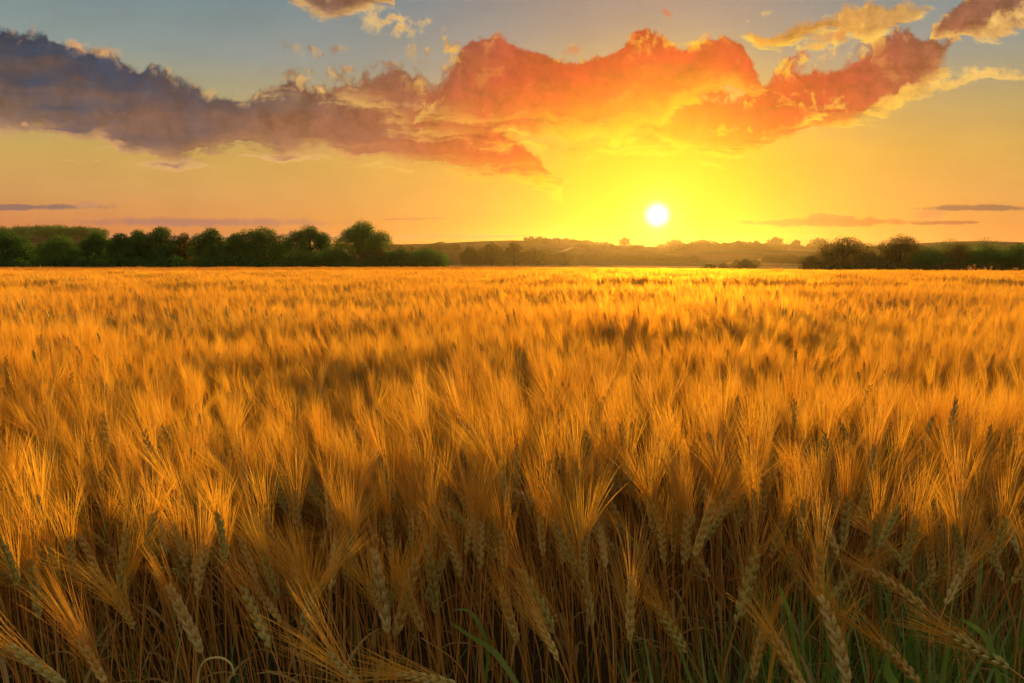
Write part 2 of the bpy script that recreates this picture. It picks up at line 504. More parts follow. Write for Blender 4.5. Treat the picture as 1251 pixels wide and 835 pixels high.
M = {}
M['awn'] = leafy('dry_awn', (.88, .52, .06), (.70, .34, .03), .66, .05, .35, fwd=.11, dim_redden=True)
M['ear'] = leafy('dry_ear', (.70, .52, .14), (.54, .41, .12), .36, .05, .42, third=(.50, .46, .13))
M['stem'] = leafy('dry_straw', (.64, .34, .07), (.46, .23, .04), .4, .06, .4)
M['blade'] = leafy('dry_blade', (.55, .36, .10), (.34, .25, .07), .5, .04, .4)
M['green'] = leafy('green_blade', (.11, .26, .035), (.22, .30, .045), .45, .05, .35, island=True)
M['pale'] = leafy('pale_straw', (.72, .60, .24), (.60, .52, .20), .4, .04)
M['bark'] = plain('bark', (.06, .045, .03))


# ------------------------------------------------------------------ terrain
def sm(x, a, b):
    t = min(1., max(0., (x - a) / (b - a)))
    return t * t * (3 - 2 * t)


PROF = [(0, 0), (25, 0), (190, -.6), (240, -1.0), (330, -.55), (500, .6), (640, 5.0), (900, 17.), (1200, 28.), (1500, 36.5), (2000, 42), (2700, 40)]


def gz(x, y):
    if y <= 0: z = 0.
    else:
        z = PROF[-1][1]
        for (a, za), (b, zb) in zip(PROF, PROF[1:]):
            if y <= b:
                t = (y - a) / (b - a); z = za + (zb - za) * t
                break
    if y > 20:
        k = sm(y, 20, 110) * (1 - sm(y, 400, 900))
        if x > 0: z -= .0085 * min(x, 120) * k
    if y > 500:
        u = x / y
        z += 12 * math.exp(-((u + .60) / .15) ** 2) * sm(y, 700, 1300)        # wooded hill, left
        z += 5 * math.sin(u * 9 + y * .0013) * sm(y, 600, 1400)
        z += 3 * math.sin(u * 23 + 1.3) * sm(y, 600, 1200)
    return z


def build_ground():
    ys = [-40, -10, 0, 3, 8, 15, 25] + list(range(40, 260, 15)) + list(range(260, 700, 22)) + list(range(700, 2650, 50)) + [2700]
    mb = MB(); nx = 90
    for y in ys:
        hw = 60 + max(y, 0) * 1.5
        for i in range(nx + 1):
            x = -hw + 2 * hw * i / nx
            mb.v.append((x, y, gz(x, y)))
    for j in range(len(ys) - 1):
        for i in range(nx):
            a = j * (nx + 1) + i
            mb.f.append((a, a + 1, a + nx + 2, a + nx + 1))
    m = bpy.data.materials.new('farmland'); m.use_nodes = True
    nt = NT(m.node_tree); b = m.node_tree.nodes['Principled BSDF']
    b.inputs['Roughness'].default_value = 1.; b.inputs['Specular IOR Level'].default_value = 0.
    geo = nt.new('ShaderNodeNewGeometry'); P = geo.outputs['Position']
    sep = nt.new('ShaderNodeSeparateXYZ'); nt.put(sep.inputs[0], P)
    Y = E(nt, sep.outputs[1])
    soil = nt.mix(nt.noise(P, 3., 5), (.05, .032, .018, 1), (.10, .062, .03, 1))
    # beyond the wheat: a stubble field, then a patchwork of fields up the hill
    stub = nt.mix(nt.noise(P, .06, 5, .7), (.42, .24, .085, 1), (.32, .18, .06, 1))
    mp = nt.new('ShaderNodeMapping'); nt.put(mp.inputs[0], P)
    mp.inputs['Scale'].default_value = (1 / 260., 1 / 190., 0); mp.inputs['Rotation'].default_value = (0, 0, .3)
    vo = nt.new('ShaderNodeTexVoronoi'); nt.put(vo.inputs['Vector'], mp.outputs[0]); vo.inputs['Scale'].default_value = 1.
    vs = nt.new('ShaderNodeSeparateColor'); nt.put(vs.inputs[0], vo.outputs['Color'])
    patch = nt.ramp(E(nt, vs.outputs[0]), [(0, (.045, .04, .015, 1)), (.35, (.09, .05, .02, 1)), (.55, (.17, .10, .035, 1)), (.75, (.05, .05, .018, 1)), (.95, (.13, .07, .025, 1))], 'CONSTANT')
    patch = nt.mix(nt.noise(P, .02, 4) * .6, patch, (.12, .08, .03, 1))
    c = nt.mix(nt.sstep(Y, 188, 192), soil, stub)
    c = nt.mix(nt.sstep(Y + (nt.noise(P, .01, 2) - .5) * 60., 486, 492), c, patch)
    nt.put(b.inputs['Base Color'], c)
    o = mb.build('ground', m, smooth=True)
    tag(o, kind='structure')


build_ground()


# ------------------------------------------------------------------ wheat
def lerp(a, b, t): return a + (b - a) * t


def grain(mb, c, ax, out_, L, W, n=5):
    """one plump grain: a spindle along ax, bulging towards out_"""
    u = ax.cross(out_).normalized(); w = out_
    rings = [(-.5, .35), (-.15, 1.), (.2, .8)]
    vs = []
    for h, k in rings:
        for i in range(n):
            a = 2 * math.pi * i / n
            vs.append(c + ax * (L * h) + u * (math.cos(a) * W * .5 * k) + w * (math.sin(a) * W * .42 * k))
    vs.append(c + ax * L * .55)
    fs = []
    for j in range(2):
        for i in range(n):
            i2 = (i + 1) % n
            fs.append((j * n + i, j * n + i2, (j + 1) * n + i2, (j + 1) * n + i))
    for i in range(n):
        fs.append((2 * n + i, 2 * n + (i + 1) % n, 3 * n))
    mb.add(vs, fs)


def qbez(a, b, c, t): return a * (1 - t) ** 2 + b * (2 * t * (1 - t)) + c * t * t


def make_wheat(rg, root, eb, et, lod=0, ear_bend=0., awn_len=.15, spread=.22, awn_w=.0011, leaf=1, stem_from=0., nspk=12, view=(0, -1, 0), zroot=None):
    """returns dict of MBs: stem, ear, beard, leaf.  root->eb is the stem, eb->et the ear"""
    S, A, B, Lf = MB(), MB(), MB(), MB()
    ax = (et - eb); L = ax.length; ax = ax.normalized()
    mid = Vector((root.x * .55 + eb.x * .45, root.y * .55 + eb.y * .45, lerp(root.z, eb.z, .62)))
    ctrl = eb - ax * (eb.z - root.z) * .40
    if ax.z < .35:                                        # nodding ear: the neck bows over
        ctrl = eb + Vector((-ax.x * .05, -ax.y * .05, .03)) - Vector((0, 0, .04))
        ctrl = Vector((root.x * .3 + eb.x * .7 - ax.x * .03, root.y * .3 + eb.y * .7, eb.z + .035))
    sp = []
    ns = {0: 9, 1: 6, 2: 3, 3: 2}[lod]
    for i in range(ns + 1):
        t = lerp(stem_from, 1, i / ns)
        sp.append(qbez(root, ctrl, eb, t))
    rad = {0: .0017, 1: .0017, 2: .002, 3: .004}[lod]
    tube(S, sp, [rad * lerp(1.25, .8, i / ns) for i in range(ns + 1)], n=5 if lod == 0 else 3, cap=False)
    bow = Vector((rg.uniform(-1, 1), rg.uniform(-.5, .5), -.6)).normalized() * ear_bend
    axis = lambda t: eb + ax * (L * t) + bow * (L * t * t)
    face = Vector(view); face = (face - ax * face.dot(ax)).normalized()
    a0 = rg.uniform(-1.2, 1.2)
    face = Matrix.Rotation(a0, 3, ax) @ face
    sd = ax.cross(face).normalized()
    W = L * .056 + .002
    if lod <= 1:
        for i in range(nspk):
            t = (i + .5) / nspk
            c = axis(t); tg = (axis(min(1, t + .05)) - axis(t - .05)).normalized()
            k = min(1., .65 + t * 2) * (1. if t < .72 else lerp(1, .62, (t - .72) / .28))
            sgn = 1 if i % 2 else -1
            gl = L / nspk * 2.15
            g_ax = (tg + sd * sgn * .34 + face * .12).normalized()
            grain(A, c + sd * sgn * W * .62 * k, g_ax, (sd * sgn + face * .35).normalized(), gl * k, W * 1.15 * k)
            if lod == 0 or i % 2 == 0:
                for fs_ in (1, -1):
                    o_ = (face * fs_ + sd * sgn * .4).normalized()
                    grain(A, c + face * fs_ * W * .55 * k + sd * sgn * W * .2, (tg + face * fs_ * .28 + sd * sgn * .18).normalized(), o_, gl * .92 * k, W * 1.0 * k, n=4 if lod else 5)
    else:
        n = 5 if lod == 2 else 3
        pr = [0, .25, .6, 1.]
        rr = [.35, 1., .9, .15]
        tube(A, [axis(t) for t in pr], [W * 1.25 * k for k in rr], n=n, cap=False)
    na = {0: 58, 1: 40, 2: 20, 3: 7}[lod]
    segs = {0: 4, 1: 3, 2: 2, 3: 1}[lod]
    for i in range(na):
        t = lerp(.0, 1., (i + rg.random() * .6) / na)
        c = axis(t); tg = (axis(min(1, t + .04)) - axis(max(0, t - .04))).normalized()
        ph = rg.uniform(0, 2 * math.pi)
        o_ = sd * math.cos(ph) + face * math.sin(ph) * .8
        sp_ = spread * rg.uniform(.35, 1.25) * (1.1 - .35 * t)
        d = (tg + o_ * sp_).normalized()
        ln = awn_len * rg.uniform(.8, 1.15) * lerp(1.05, .85, t)
        crv = (o_ * rg.uniform(-.05, .22) + Vector((rg.uniform(-.12, .05), 0, rg.uniform(-.12, .06)))) * ln * .8
        pts = [c + o_ * W * .5 + d * (ln * j / segs) + crv * (j / segs) ** 2 for j in range(segs + 1)]
        side = d.cross(Vector((rg.uniform(-.8, .8), -1, rg.uniform(-.3, .5))).normalized())
        if side.length < .1: side = sd
        side.normalize()
        ws = [awn_w * lerp(1., .45, j / segs) for j in range(segs)] + [0.]
        if segs == 1: ws = [awn_w, 0.]
        ribbon(B, pts, ws, side)
    if leaf and lod <= 2:
        for _ in range(leaf):
            t = rg.uniform(.35, .72)
            p = qbez(root, ctrl, eb, max(t, stem_from))
            yaw = rg.uniform(0, 2 * math.pi); h = Vector((math.cos(yaw), math.sin(yaw), 0))
            ln = rg.uniform(.10, .2); nseg = 5 if lod == 0 else 3
            dr = rg.uniform(.4, 1.3)
            pts = [p + h * ln * (j / nseg) * .8 + Vector((0, 0, ln * (.75 * j / nseg - dr * (j / nseg) ** 2))) for j in range(nseg + 1)]
            ribbon(Lf, pts, [.0025 + .006 * math.sin(math.pi * min(1, .25 + .75 * j / nseg)) for j in range(nseg)] + [0.], h.cross(Vector((0, 0, 1))))
    return S, A, B, Lf


def joined(parts, name):
    """stem, ear, beard and leaf of one stalk in one mesh (used only inside the uncounted crop)"""
    me = bpy.data.meshes.new(name)
    vs = []; fs = []; mi = []
    for k, mb in enumerate(parts):
        b = len(vs); vs.extend(tuple(v) for v in mb.v)
        fs.extend(tuple(b + i for i in f) for f in mb.f); mi.extend([k] * len(mb.f))
    me.from_pydata(vs, [], fs)
    for k in ('stem', 'ear', 'awn', 'blade'): me.materials.append(M[k])
    me.polygons.foreach_set('material_index', mi)
    me.update()
    return me


def rand_ear(rg, lean=1.):
    """ear base and tip for a stalk rooted at the origin, leaning a little to the left (-x)"""
    h = rg.uniform(.86, .93)
    tl = abs(rg.gauss(.28, .30)) * lean
    tl = min(tl, 1.25)
    yaw = rg.gauss(math.pi, .9)
    d = Vector((math.sin(tl) * math.cos(yaw), math.sin(tl) * math.sin(yaw), math.cos(tl)))
    eb = Vector((d.x * .10, d.y * .10, h - .10 * tl))
    L = rg.uniform(.085, .12)
    return eb, eb + d * L


# crop height: soft waves, dips where the crop thins out
def crop_h(x, y):
    v = mnoise.fractal(Vector((x * .55, y * .33, 3.1)), 1.0, 2.0, 3) * .12
    v += mnoise.noise(Vector((x * 1.9, y * 1.5, 9.))) * .04
    for yc, sl_, wd, dp, x0, x1 in DIPS:
        if x0 < x / max(y, 1) < x1:
            q_ = (y - (yc + sl_ * x + .5 * mnoise.noise(Vector((x * .5, yc, 0))))) / wd
            e_ = sm(x / y, x0, x0 + .12) * (1 - sm(x / y, x1 - .12, x1))
            v -= dp * math.exp(-q_ * q_) * e_
    return v


DIPS = [(5.7, -.05, .34, .24, -.9, -.02), (9.5, .05, .6, .20, -.4, .22), (8.6, .1, .5, .20, .3, .9), (14., .0, .8, .16, -.9, -.1), (4.5, .1, .3, .16, .05, .5),
        (3.6, .1, .26, .09, -.35, -.02), (3.4, -.1, .32, .18, .25, .7), (17., 0, 1., .12, .1, .8), (26., 0.05, 1.6, .1, -.9, .5)]


def wheat_field():
    src = bpy.data.collections.new('wheat_sources')
    names = []

    def reg(me):
        o = bpy.data.objects.new(me.name, me); src.objects.link(o); names.append(me.name)
    rg = random.Random(21)
    nA, nB, nC, nD = 36, 20, 6, 5
    for i in range(nA):
        eb, et = rand_ear(rg)
        reg(joined(make_wheat(rg, Vector((0, 0, 0)), eb, et, 1, rg.uniform(0, .25), rg.uniform(.14, .20), rg.uniform(.05, .17), .00075, 1 if i % 4 == 0 else 0, .3), 'a_wheat_%02d' % i))
    for i in range(nB):
        eb, et = rand_ear(rg)
        reg(joined(make_wheat(rg, Vector((0, 0, 0)), eb, et, 2, rg.uniform(0, .25), rg.uniform(.14, .20), rg.uniform(.05, .17), .0014, 0, .5), 'b_wheat_%02d' % i))

    def patch(name, w, d, n, lod, aw):
        acc = [MB(), MB(), MB(), MB()]
        for _ in range(n):
            eb, et = rand_ear(rg)
            off = Vector((rg.uniform(-w / 2, w / 2), rg.uniform(-d / 2, d / 2), rg.gauss(0, .035)))
            ps = make_wheat(rg, Vector((0, 0, 0)), eb, et, lod, 0., rg.uniform(.13, .165), rg.uniform(.15, .3), aw, 0, .6)
            for a_, p in zip(acc, ps): a_.add([v + off for v in p.v], p.f)
        reg(joined(acc, name))
    for i in range(nC): patch('c_wheat_%02d' % i, .6, .6, 80, 2 if False else 3, .0050)
    for i in range(nD): patch('d_wheat_%02d' % i, 2.2, 2.2, 260, 3, .014)
    P = []; ROT = []; SC = []; IDX = []

    def put(x, y, idx, hmul=1., tl=.12):
        u = x / y
        right = sm(u, .15, .5)
        flip = -1. if rng.random() < .15 + .6 * right else 1.
        P.append((x, y, gz(x, y)))
        sway = .06 * mnoise.noise(Vector((x * .8, y * .5, 20.)))
        ROT.append((rng.gauss(0, tl * .6), rng.gauss(-.13 + .20 * right + sway * 1.6, tl * .9), rng.gauss(0, .5)))
        h = (1. + crop_h(x, y) + rng.gauss(0, .042)) * hmul
        SC.append((flip * rng.uniform(.9, 1.1), rng.uniform(.9, 1.1), h))
        IDX.append(idx)

    def band(y0, y1, dens, mk, margin=.12, side=.4, jit=True):
        y = y0
        area_n = 0
        tot = int(dens * ((y1 - y0) * 2 * (side + (.643 + margin) * (y0 + y1) / 2)))
        for _ in range(tot):
            # choose y weighted by width
            while True:
                y = rng.uniform(y0, y1)
                wy = side + (.643 + margin) * y
                if rng.random() < wy / (side + (.643 + margin) * y1): break
            x = rng.uniform(-wy, wy)
            mk(x, y)
    band(1.98, 6.5, 420, lambda x, y: put(x, y, rng.randrange(nA)), side=1.0)
    band(1.38, 1.98, 200, lambda x, y: abs(x) > .70 * y + .06 and put(x, y, rng.randrange(nA)), side=1.3)
    band(6.5, 17., 250, lambda x, y: put(x, y, nA + rng.randrange(nB)))

    def right_limit(y):                                  # the crop ends nearer on the right
        return 1e9

    def field_end(x, y):
        u = x / y
        lim = 176 - 60 * sm(u, .30, .62)
        return y < lim
    y = 17.
    while y < 60.:
        st = .42
        wy = 1. + .74 * y
        x = -wy
        while x < wy:
            put(x + rng.uniform(-.2, .2), y + rng.uniform(-.2, .2), nA + nB + rng.randrange(nC), 1., .05)
            x += st
        y += st
    while y < 180.:
        st = 1.55
        wy = 2. + .74 * y
        x = -wy
        while x < wy:
            if field_end(x, y):
                put(x + rng.uniform(-.6, .6), y + rng.uniform(-.6, .6), nA + nB + nC + rng.randrange(nD), 1., .02)
            x += st
        y += st
    me = bpy.data.meshes.new('wheat_field')
    me.from_pydata(P, [], [])
    for nm, dat, typ in (('rot', ROT, 'FLOAT_VECTOR'), ('scl', SC, 'FLOAT_VECTOR')):
        at_ = me.attributes.new(nm, typ, 'POINT'); at_.data.foreach_set('vector', np.array(dat, np.float32).ravel())
    at_ = me.attributes.new('pick', 'INT', 'POINT'); at_.data.foreach_set('value', np.array(IDX, np.int32))
    o = bpy.data.objects.new('wheat_field', me); COL.objects.link(o)
    ng = bpy.data.node_groups.new('wheat_scatter', 'GeometryNodeTree')
    ng.interface.new_socket('Geometry', in_out='INPUT', socket_type='NodeSocketGeometry')
    ng.interface.new_socket('Geometry', in_out='OUTPUT', socket_type='NodeSocketGeometry')
    N, L = ng.nodes, ng.links
    gi = N.new('NodeGroupInput'); go = N.new('NodeGroupOutput')
    ci = N.new('GeometryNodeCollectionInfo'); ci.inputs['Collection'].default_value = src
    ci.inputs['Separate Children'].default_value = True; ci.inputs['Reset Children'].default_value = True
    ip = N.new('GeometryNodeInstanceOnPoints'); ip.inputs['Pick Instance'].default_value = True

    def attr(nm, typ):
        n = N.new('GeometryNodeInputNamedAttribute'); n.data_type = typ; n.inputs[0].default_value = nm
        return n.outputs[0]
    er = N.new('FunctionNodeEulerToRotation')
    L.new(attr('rot', 'FLOAT_VECTOR'), er.inputs[0])
    L.new(gi.outputs[0], ip.inputs['Points']); L.new(ci.outputs[0], ip.inputs['Instance'])
    L.new(attr('pick', 'INT'), ip.inputs['Instance Index'])
    L.new(er.outputs[0], ip.inputs['Rotation']); L.new(attr('scl', 'FLOAT_VECTOR'), ip.inputs['Scale'])
    L.new(ip.outputs[0], go.inputs[0])
    md = o.modifiers.new('scatter', 'NODES'); md.node_group = ng
    tag(o, 'golden bearded wheat crop filling the field from the front rows to the trees', 'wheat', kind='stuff')


wheat_field()


# ---- the nearest stalks, each one a thing of its own
GROUP = 'wheat stalks in the front rows'


def stalk(loc, parts, label, group=GROUP, mats=('stem', 'ear', 'awn', 'blade')):
    r_ = empty('wheat_stalk', loc)
    tag(r_, label, 'wheat stalk', group)
    S, A, B, Lf = parts
    S.build('stem', M[mats[0]], r_, True)
    e = A.build('ear', M[mats[1]], r_)
    B.build('beard', M[mats[2]], e)
    if Lf.v: Lf.build('leaf', M[mats[3]], r_)
    return r_


def dup(root, loc, rot, scl):
    c = root.copy(); COL.objects.link(c)
    c.location = loc; c.rotation_euler = rot; c.scale = scl
    for ch in list(root.children):
        k = ch.copy(); COL.objects.link(k); k.parent = c
        for g in list(ch.children):
            q_ = g.copy(); COL.objects.link(q_); q_.parent = k
    return c


SPECIAL = [
    # ear base px, ear tip px, depth, awn length, spread, label, pale?
    ((1230, 814), (1148, 768), 1.22, .13, .16, 'golden ear lying almost flat to the left at the lower right corner', 0),
    ((1156, 738), (1184, 676), 1.45, .15, .42, 'grey green ear with wide fan of awns beside the right edge', 1),
    ((1058, 676), (1092, 618), 1.75, .16, .30, 'slim ear tilted to the right above the green grass', 0),
    ((668, 619), (618, 594), 1.9, .12, .14, 'pale ear bent flat to the left in the middle of the front crop', 1),
    ((1190, 598), (1160, 574), 2.0, .12, .22, 'short dark ear tipped to the left near the right edge', 0),
    ((474, 772), (456, 668), 1.45, .13, .14, 'pale green ear forming a V with its right neighbour', 1),
    ((484, 776), (508, 682), 1.47, .13, .14, 'olive ear forming a V with its left neighbour', 0),
    ((532, 748), (526, 664), 1.55, .13, .18, 'upright olive ear standing right of the V shaped pair', 0),
    ((676, 772), (640, 690), 1.45, .15, .28, 'bright orange ear leaning left in the centre, its beard spread open', 0),
    ((724, 764), (712, 684), 1.5, .17, .34, 'wide bearded ear left of the widest orange fan', 0),
    ((770, 782), (768, 702), 1.42, .17, .44, 'upright ear with the widest orange fan of awns', 0),
    ((838, 796), (798, 736), 1.38, .12, .14, 'ear slanting left beside the right of the widest orange fan', 0),
    ((246, 796), (206, 712), 1.35, .12, .14, 'plump olive ear slanting left at the lower left', 1),
    ((146, 722), (158, 644), 1.55, .13, .16, 'dark olive ear standing straight at the left side', 0),
    ((78, 836), (8, 786), 1.12, .14, .18, 'large golden ear leaning far left in the bottom left corner', 0),
    ((130, 838), (98, 776), 1.15, .15, .26, 'large ear with straight orange awns beside the corner ear', 0),
    ((390, 760), (362, 694), 1.45, .15, .28, 'orange ear with open beard above the bent straw', 0),
    ((446, 846), (398, 796), 1.12, .15, .34, 'glowing orange ear low at the bottom left of centre', 0),
    ((682, 806), (650, 744), 1.35, .12, .18, 'low ear slanting left just above the bottom edge at the centre', 0),
    ((1036, 838), (1012, 722), 1.3, .12, .16, 'long olive ear among the green grass', 1),
    ((984, 846), (940, 768), 1.2, .12, .16, 'ear slanting left at the bottom edge beside the green grass', 0),
    ((1130, 742), (1062, 690), 1.5, .12, .16, 'long ear slanting left over the green grass', 0),
    ((560, 838), (482, 818), 1.15, .12, .2, 'ear lying flat along the bottom edge left of centre', 0),
    ((330, 790), (296, 716), 1.4, .13, .18, 'olive ear slanting left behind the bent straw', 0),
    ((372, 800), (388, 720), 1.42, .13, .14, 'slim olive ear leaning right beside the bent straw', 0),
    ((900, 760), (928, 668), 1.5, .16, .36, 'upright ear under a glowing orange fan right of centre', 0),
    ((920, 830), (930, 760), 1.35, .13, .2, 'upright ear at the left border of the green grass', 0),
    ((448, 600), (420, 560), 2.1, .14, .2, 'small dark ear slanting left above the V shaped pair', 0),
    ((590, 660), (540, 610), 1.8, .13, .16, 'brown ear slanting left, halfway up the front crop', 0),
    ((60, 690), (20, 640), 1.7, .14, .2, 'brown ear slanting left beside the left edge', 0),
    ((250, 690), (196, 642), 1.75, .14, .2, 'bright ear slanting left above the plump olive ear', 0),
    ((1010, 660), (1004, 590), 1.8, .15, .24, 'tall dark ear standing straight above the green grass', 0),
]

rs = random.Random(5)
for (eb, et, dep, al, spd, lab, pale) in SPECIAL:
    b = at(eb[0], eb[1], dep); e = at(et[0], et[1], dep - rs.uniform(-.03, .03))
    ax = (e - b)
    lean = max(-.25, min(.25, ax.x * .9))
    root = Vector((b.x - lean, dep + rs.uniform(-.05, .08), 0))
    parts = make_wheat(rs, Vector((0, 0, 0)), b - root, e - root, 0, rs.uniform(0, .12), al, spd * 1.15, .0009, 1 if len(lab) % 3 == 0 else 0, 0., 13)
    o = stalk(root, parts, lab, GROUP, ('stem', 'ear', 'awn', 'blade') if not pale else ('stem', 'pale', 'awn', 'blade'))

HERO_LABEL = 'upright golden bearded wheat stalk crowded among others in the front rows'
protos = []
for i in range(14):
    eb, et = rand_ear(rs)
    protos.append(make_wheat(rs, Vector((0, 0, 0)), eb, et, 0, rs.uniform(0, .25), rs.uniform(.12, .18), rs.uniform(.09, .26), .00085, 1 if i % 3 == 0 else 0, 0., 13))
roots = []
n_front = 0
while n_front < 262:
    y = rs.uniform(1.36, 2.02)
    if rs.random() > y / 2.02: continue
    x = rs.uniform(-.70 * y - .05, .70 * y + .05)
    u = x / y
    if y < 1.5 and rs.random() < .4: continue            # the front row is loose, stems show
    rot = (rs.gauss(0, .07), rs.gauss(-.06 + .1 * sm(u, .15, .5), .10), rs.gauss(0, .5))
    h = 1. + crop_h(x, y) * .7 + rs.gauss(0, .035)
    if -.2 < u < .28 and y < 1.75: h *= .985
    scl = (rs.choice((1, 1, 1, -1)) * 1., 1., h)
    i = rs.randrange(len(protos))
    if i < len(protos) and not isinstance(protos[i], bpy.types.Object):
        protos[i] = stalk((x, y, 0), protos[i], HERO_LABEL)
        protos[i].rotation_euler = rot; protos[i].scale = scl
    else:
        dup(protos[i], (x, y, 0), rot, scl)
    n_front += 1


# bent dry straws and single blades in front
def straw(name, px_pts, dep, w, mat, label, cat, flat=False):
    pts = [at(x, y, dep + dz) for x, y, dz in px_pts]
    mb = MB()
    dense = []
    for a, b in zip(pts, pts[1:]):
        for k in range(4): dense.append(a.lerp(b, k / 4))
    dense.append(pts[-1])
    for _ in range(3):
        dense = [dense[0]] + [(dense[i - 1] + dense[i] * 2 + dense[i + 1]) / 4 for i in range(1, len(dense) - 1)] + [dense[-1]]
    # carry it down to the soil
    d0 = dense[0]
    dense = [Vector((d0.x * .98, d0.y + .04, 0)), Vector((d0.x * .995, d0.y + .02, d0.z * .5))] + dense
    n = len(dense)
    if flat:
        ribbon(mb, dense, [w * (.5 + .7 * math.sin(math.pi * min(.98, .1 + i / n))) for i in range(n - 1)] + [0.], Vector((.75, .5, .3)).normalized())
    else:
        tube(mb, dense, [w * lerp(1.1, .7, i / n) for i in range(n)], 5)
    o = mb.build(name, mat, smooth=True)
    tag(o, label, cat)
    # origin at its base
    base = dense[0].copy()
    for v in o.data.vertices: v.co -= base
    o.location = base


straw('bent_straw', [(240, 850, 0), (243, 815, 0), (254, 804, -.02), (272, 803, -.03), (284, 812, -.03), (286, 826, -.03)], 1.25, .0022, M['pale'], 'dry straw bent over in a hook at the lower left', 'straw')
straw('bent_straw', [(575, 850, 0), (568, 820, 0), (548, 800, -.02), (515, 780, -.04)], 1.3, .0016, M['stem'], 'thin dry straw bent to the upper left at the bottom centre', 'straw')
straw('dry_leaf', [(1020, 650, 0), (1028, 600, 0), (1040, 587, 0), (1054, 593, 0)], 1.8, .006, M['blade'], 'curled yellow leaf arching over the crop right of centre', 'leaf', True)
straw('green_leaf', [(640, 850, 0), (606, 795, 0), (578, 780, -.02), (549, 760, -.04)], 1.5, .010, M['green'], 'narrow green leaf slanting across the dark stems at the centre', 'leaf', True)
straw('green_leaf', [(590, 850, 0), (600, 790, 0), (575, 742, -.01), (548, 747, -.02)], 1.55, .008, M['green'], 'short green leaf lying level beside the upright olive ear', 'leaf', True)
straw('green_leaf', [(1110, 860, 0), (1080, 820, 0), (1088, 796, -.02), (1104, 778, -.03)], 1.25, .017, M['green'], 'broad green leaf pointing up in the lower right grass', 'leaf', True)
straw('green_leaf', [(1150, 860, 0), (1156, 800, 0), (1168, 762, -.02), (1196, 735, -.05)], 1.3, .013, M['green'], 'green leaf curving right under the ear with the wide fan', 'leaf', True)
straw('green_leaf', [(985, 860, 0), (972, 800, 0), (966, 752, -.02), (950, 712, -.04)], 1.35, .011, M['green'], 'green leaf rising to the left at the border of the green grass', 'leaf', True)
straw('green_leaf', [(1225, 860, 0), (1215, 800, 0), (1200, 770, -.03), (1172, 756, -.06)], 1.22, .012, M['green'], 'green leaf arching left at the right edge', 'leaf', True)
straw('green_leaf', [(1015, 860, 0), (1010, 760, 0), (1012, 700, -.01), (1006, 655, -.02)], 1.5, .010, M['green'], 'long upright green leaf beside the tall dark ear', 'leaf', True)
straw('dry_leaf', [(940, 830, 0), (946, 795, 0), (953, 770, 0), (965, 755, 0)], 1.35, .012, M['awn'], 'orange dry leaf standing up beside the green grass', 'leaf', True)


def grass():
    mb = MB(); rg = random.Random(9)

    def blade(x, y, h, w):
        yaw = rg.uniform(0, 2 * math.pi); hd = Vector((math.cos(yaw), math.sin(yaw), 0))
        bend = rg.uniform(.05, .45); p0 = Vector((x, y, gz(x, y)))
        n = 6
        pts = [p0 + Vector((0, 0, h * (j / n) * (1 - .25 * bend * (j / n)))) + hd * (h * bend * (j / n) ** 2.2) for j in range(n + 1)]
        ribbon(mb, pts, [w * (1 - .55 * (j / n) ** 2) for j in range(n)] + [0.], hd.cross(Vector((0, 0, 1))).lerp(hd, rg.uniform(-.4, .4)).normalized())
    for _ in range(620):
        y = rg.uniform(1.28, 1.9); u = min(.70, max(.20, rg.gauss(.5, .14)))
        k = sm(u, .2, .42)
        blade(u * y, y, rg.uniform(.62, .84) + .2 * k * rg.random() ** 1.5, rg.choice((.004, .005, .007, .010, .013)))
    for _ in range(420):
        y = rg.uniform(1.4, 2.1); u = rg.uniform(-.68, .3)
        blade(u * y, y, rg.uniform(.35, .74), rg.uniform(.003, .007))
    o = mb.build('green_grass', M['green'])
    tag(o, 'green grass growing up between the stalks at the lower right', 'grass', kind='stuff')


grass()


# ------------------------------------------------------------------ trees and hedges
def fol(name, a, b, tr=.42):
    return leafy(name, a, b, tr, .02, .5, .35, (1.15, 1.1, .6), True)


FOL = {'dark': fol('dark_foliage', (.042, .112, .02), (.07, .16, .028)),
       'mid': fol('mid_foliage', (.066, .155, .022), (.11, .21, .032)),
       'light': fol('yellow_green_foliage', (.12, .20, .025), (.19, .24, .035)),
       'brown': fol('hazed_brown_foliage', (.10, .088, .02), (.15, .12, .028))}  # brown leaves, warmed further: haze and flare near the sun put into colour


def leaf_cloud(mb, rg, lobes, n, size, shell=.55):
    tot = sum(l[3] * l[4] * l[5] for l in lobes)
    for (cx, cy_, cz, rx, ry, rz) in lobes:
        k = int(n * (rx * ry * rz) / tot) + 4
        for _ in range(k):
            v = Vector((rg.gauss(0, 1), rg.gauss(0, 1), rg.gauss(0, 1))).normalized()
            q_ = rg.uniform(shell, 1.0) * rg.choice((1, 1, 1, 1.08))
            # clumps: push some directions in, others out
            q_ *= 1 + .22 * mnoise.noise(v * 2.6 + Vector((cx, cy_, cz)))
            p = Vector((cx + v.x * rx * q_, cy_ + v.y * ry * q_, cz + v.z * rz * q_))
            s = size * rg.uniform(.55, 1.25)
            nrm = (v * .6 + Vector((rg.uniform(-1, 1), rg.uniform(-1, 1), rg.uniform(-.6, 1)))).normalized()
            a, b = frame_of(nrm)
            th = rg.uniform(0, math.pi); a, b = a * math.cos(th) + b * math.sin(th), b * math.cos(th) - a * math.sin(th)
            mb.add([p - a * s * .5, p - b * s * .32, p + a * s * .6, p + b * s * .32], [(0, 1, 2, 3)])


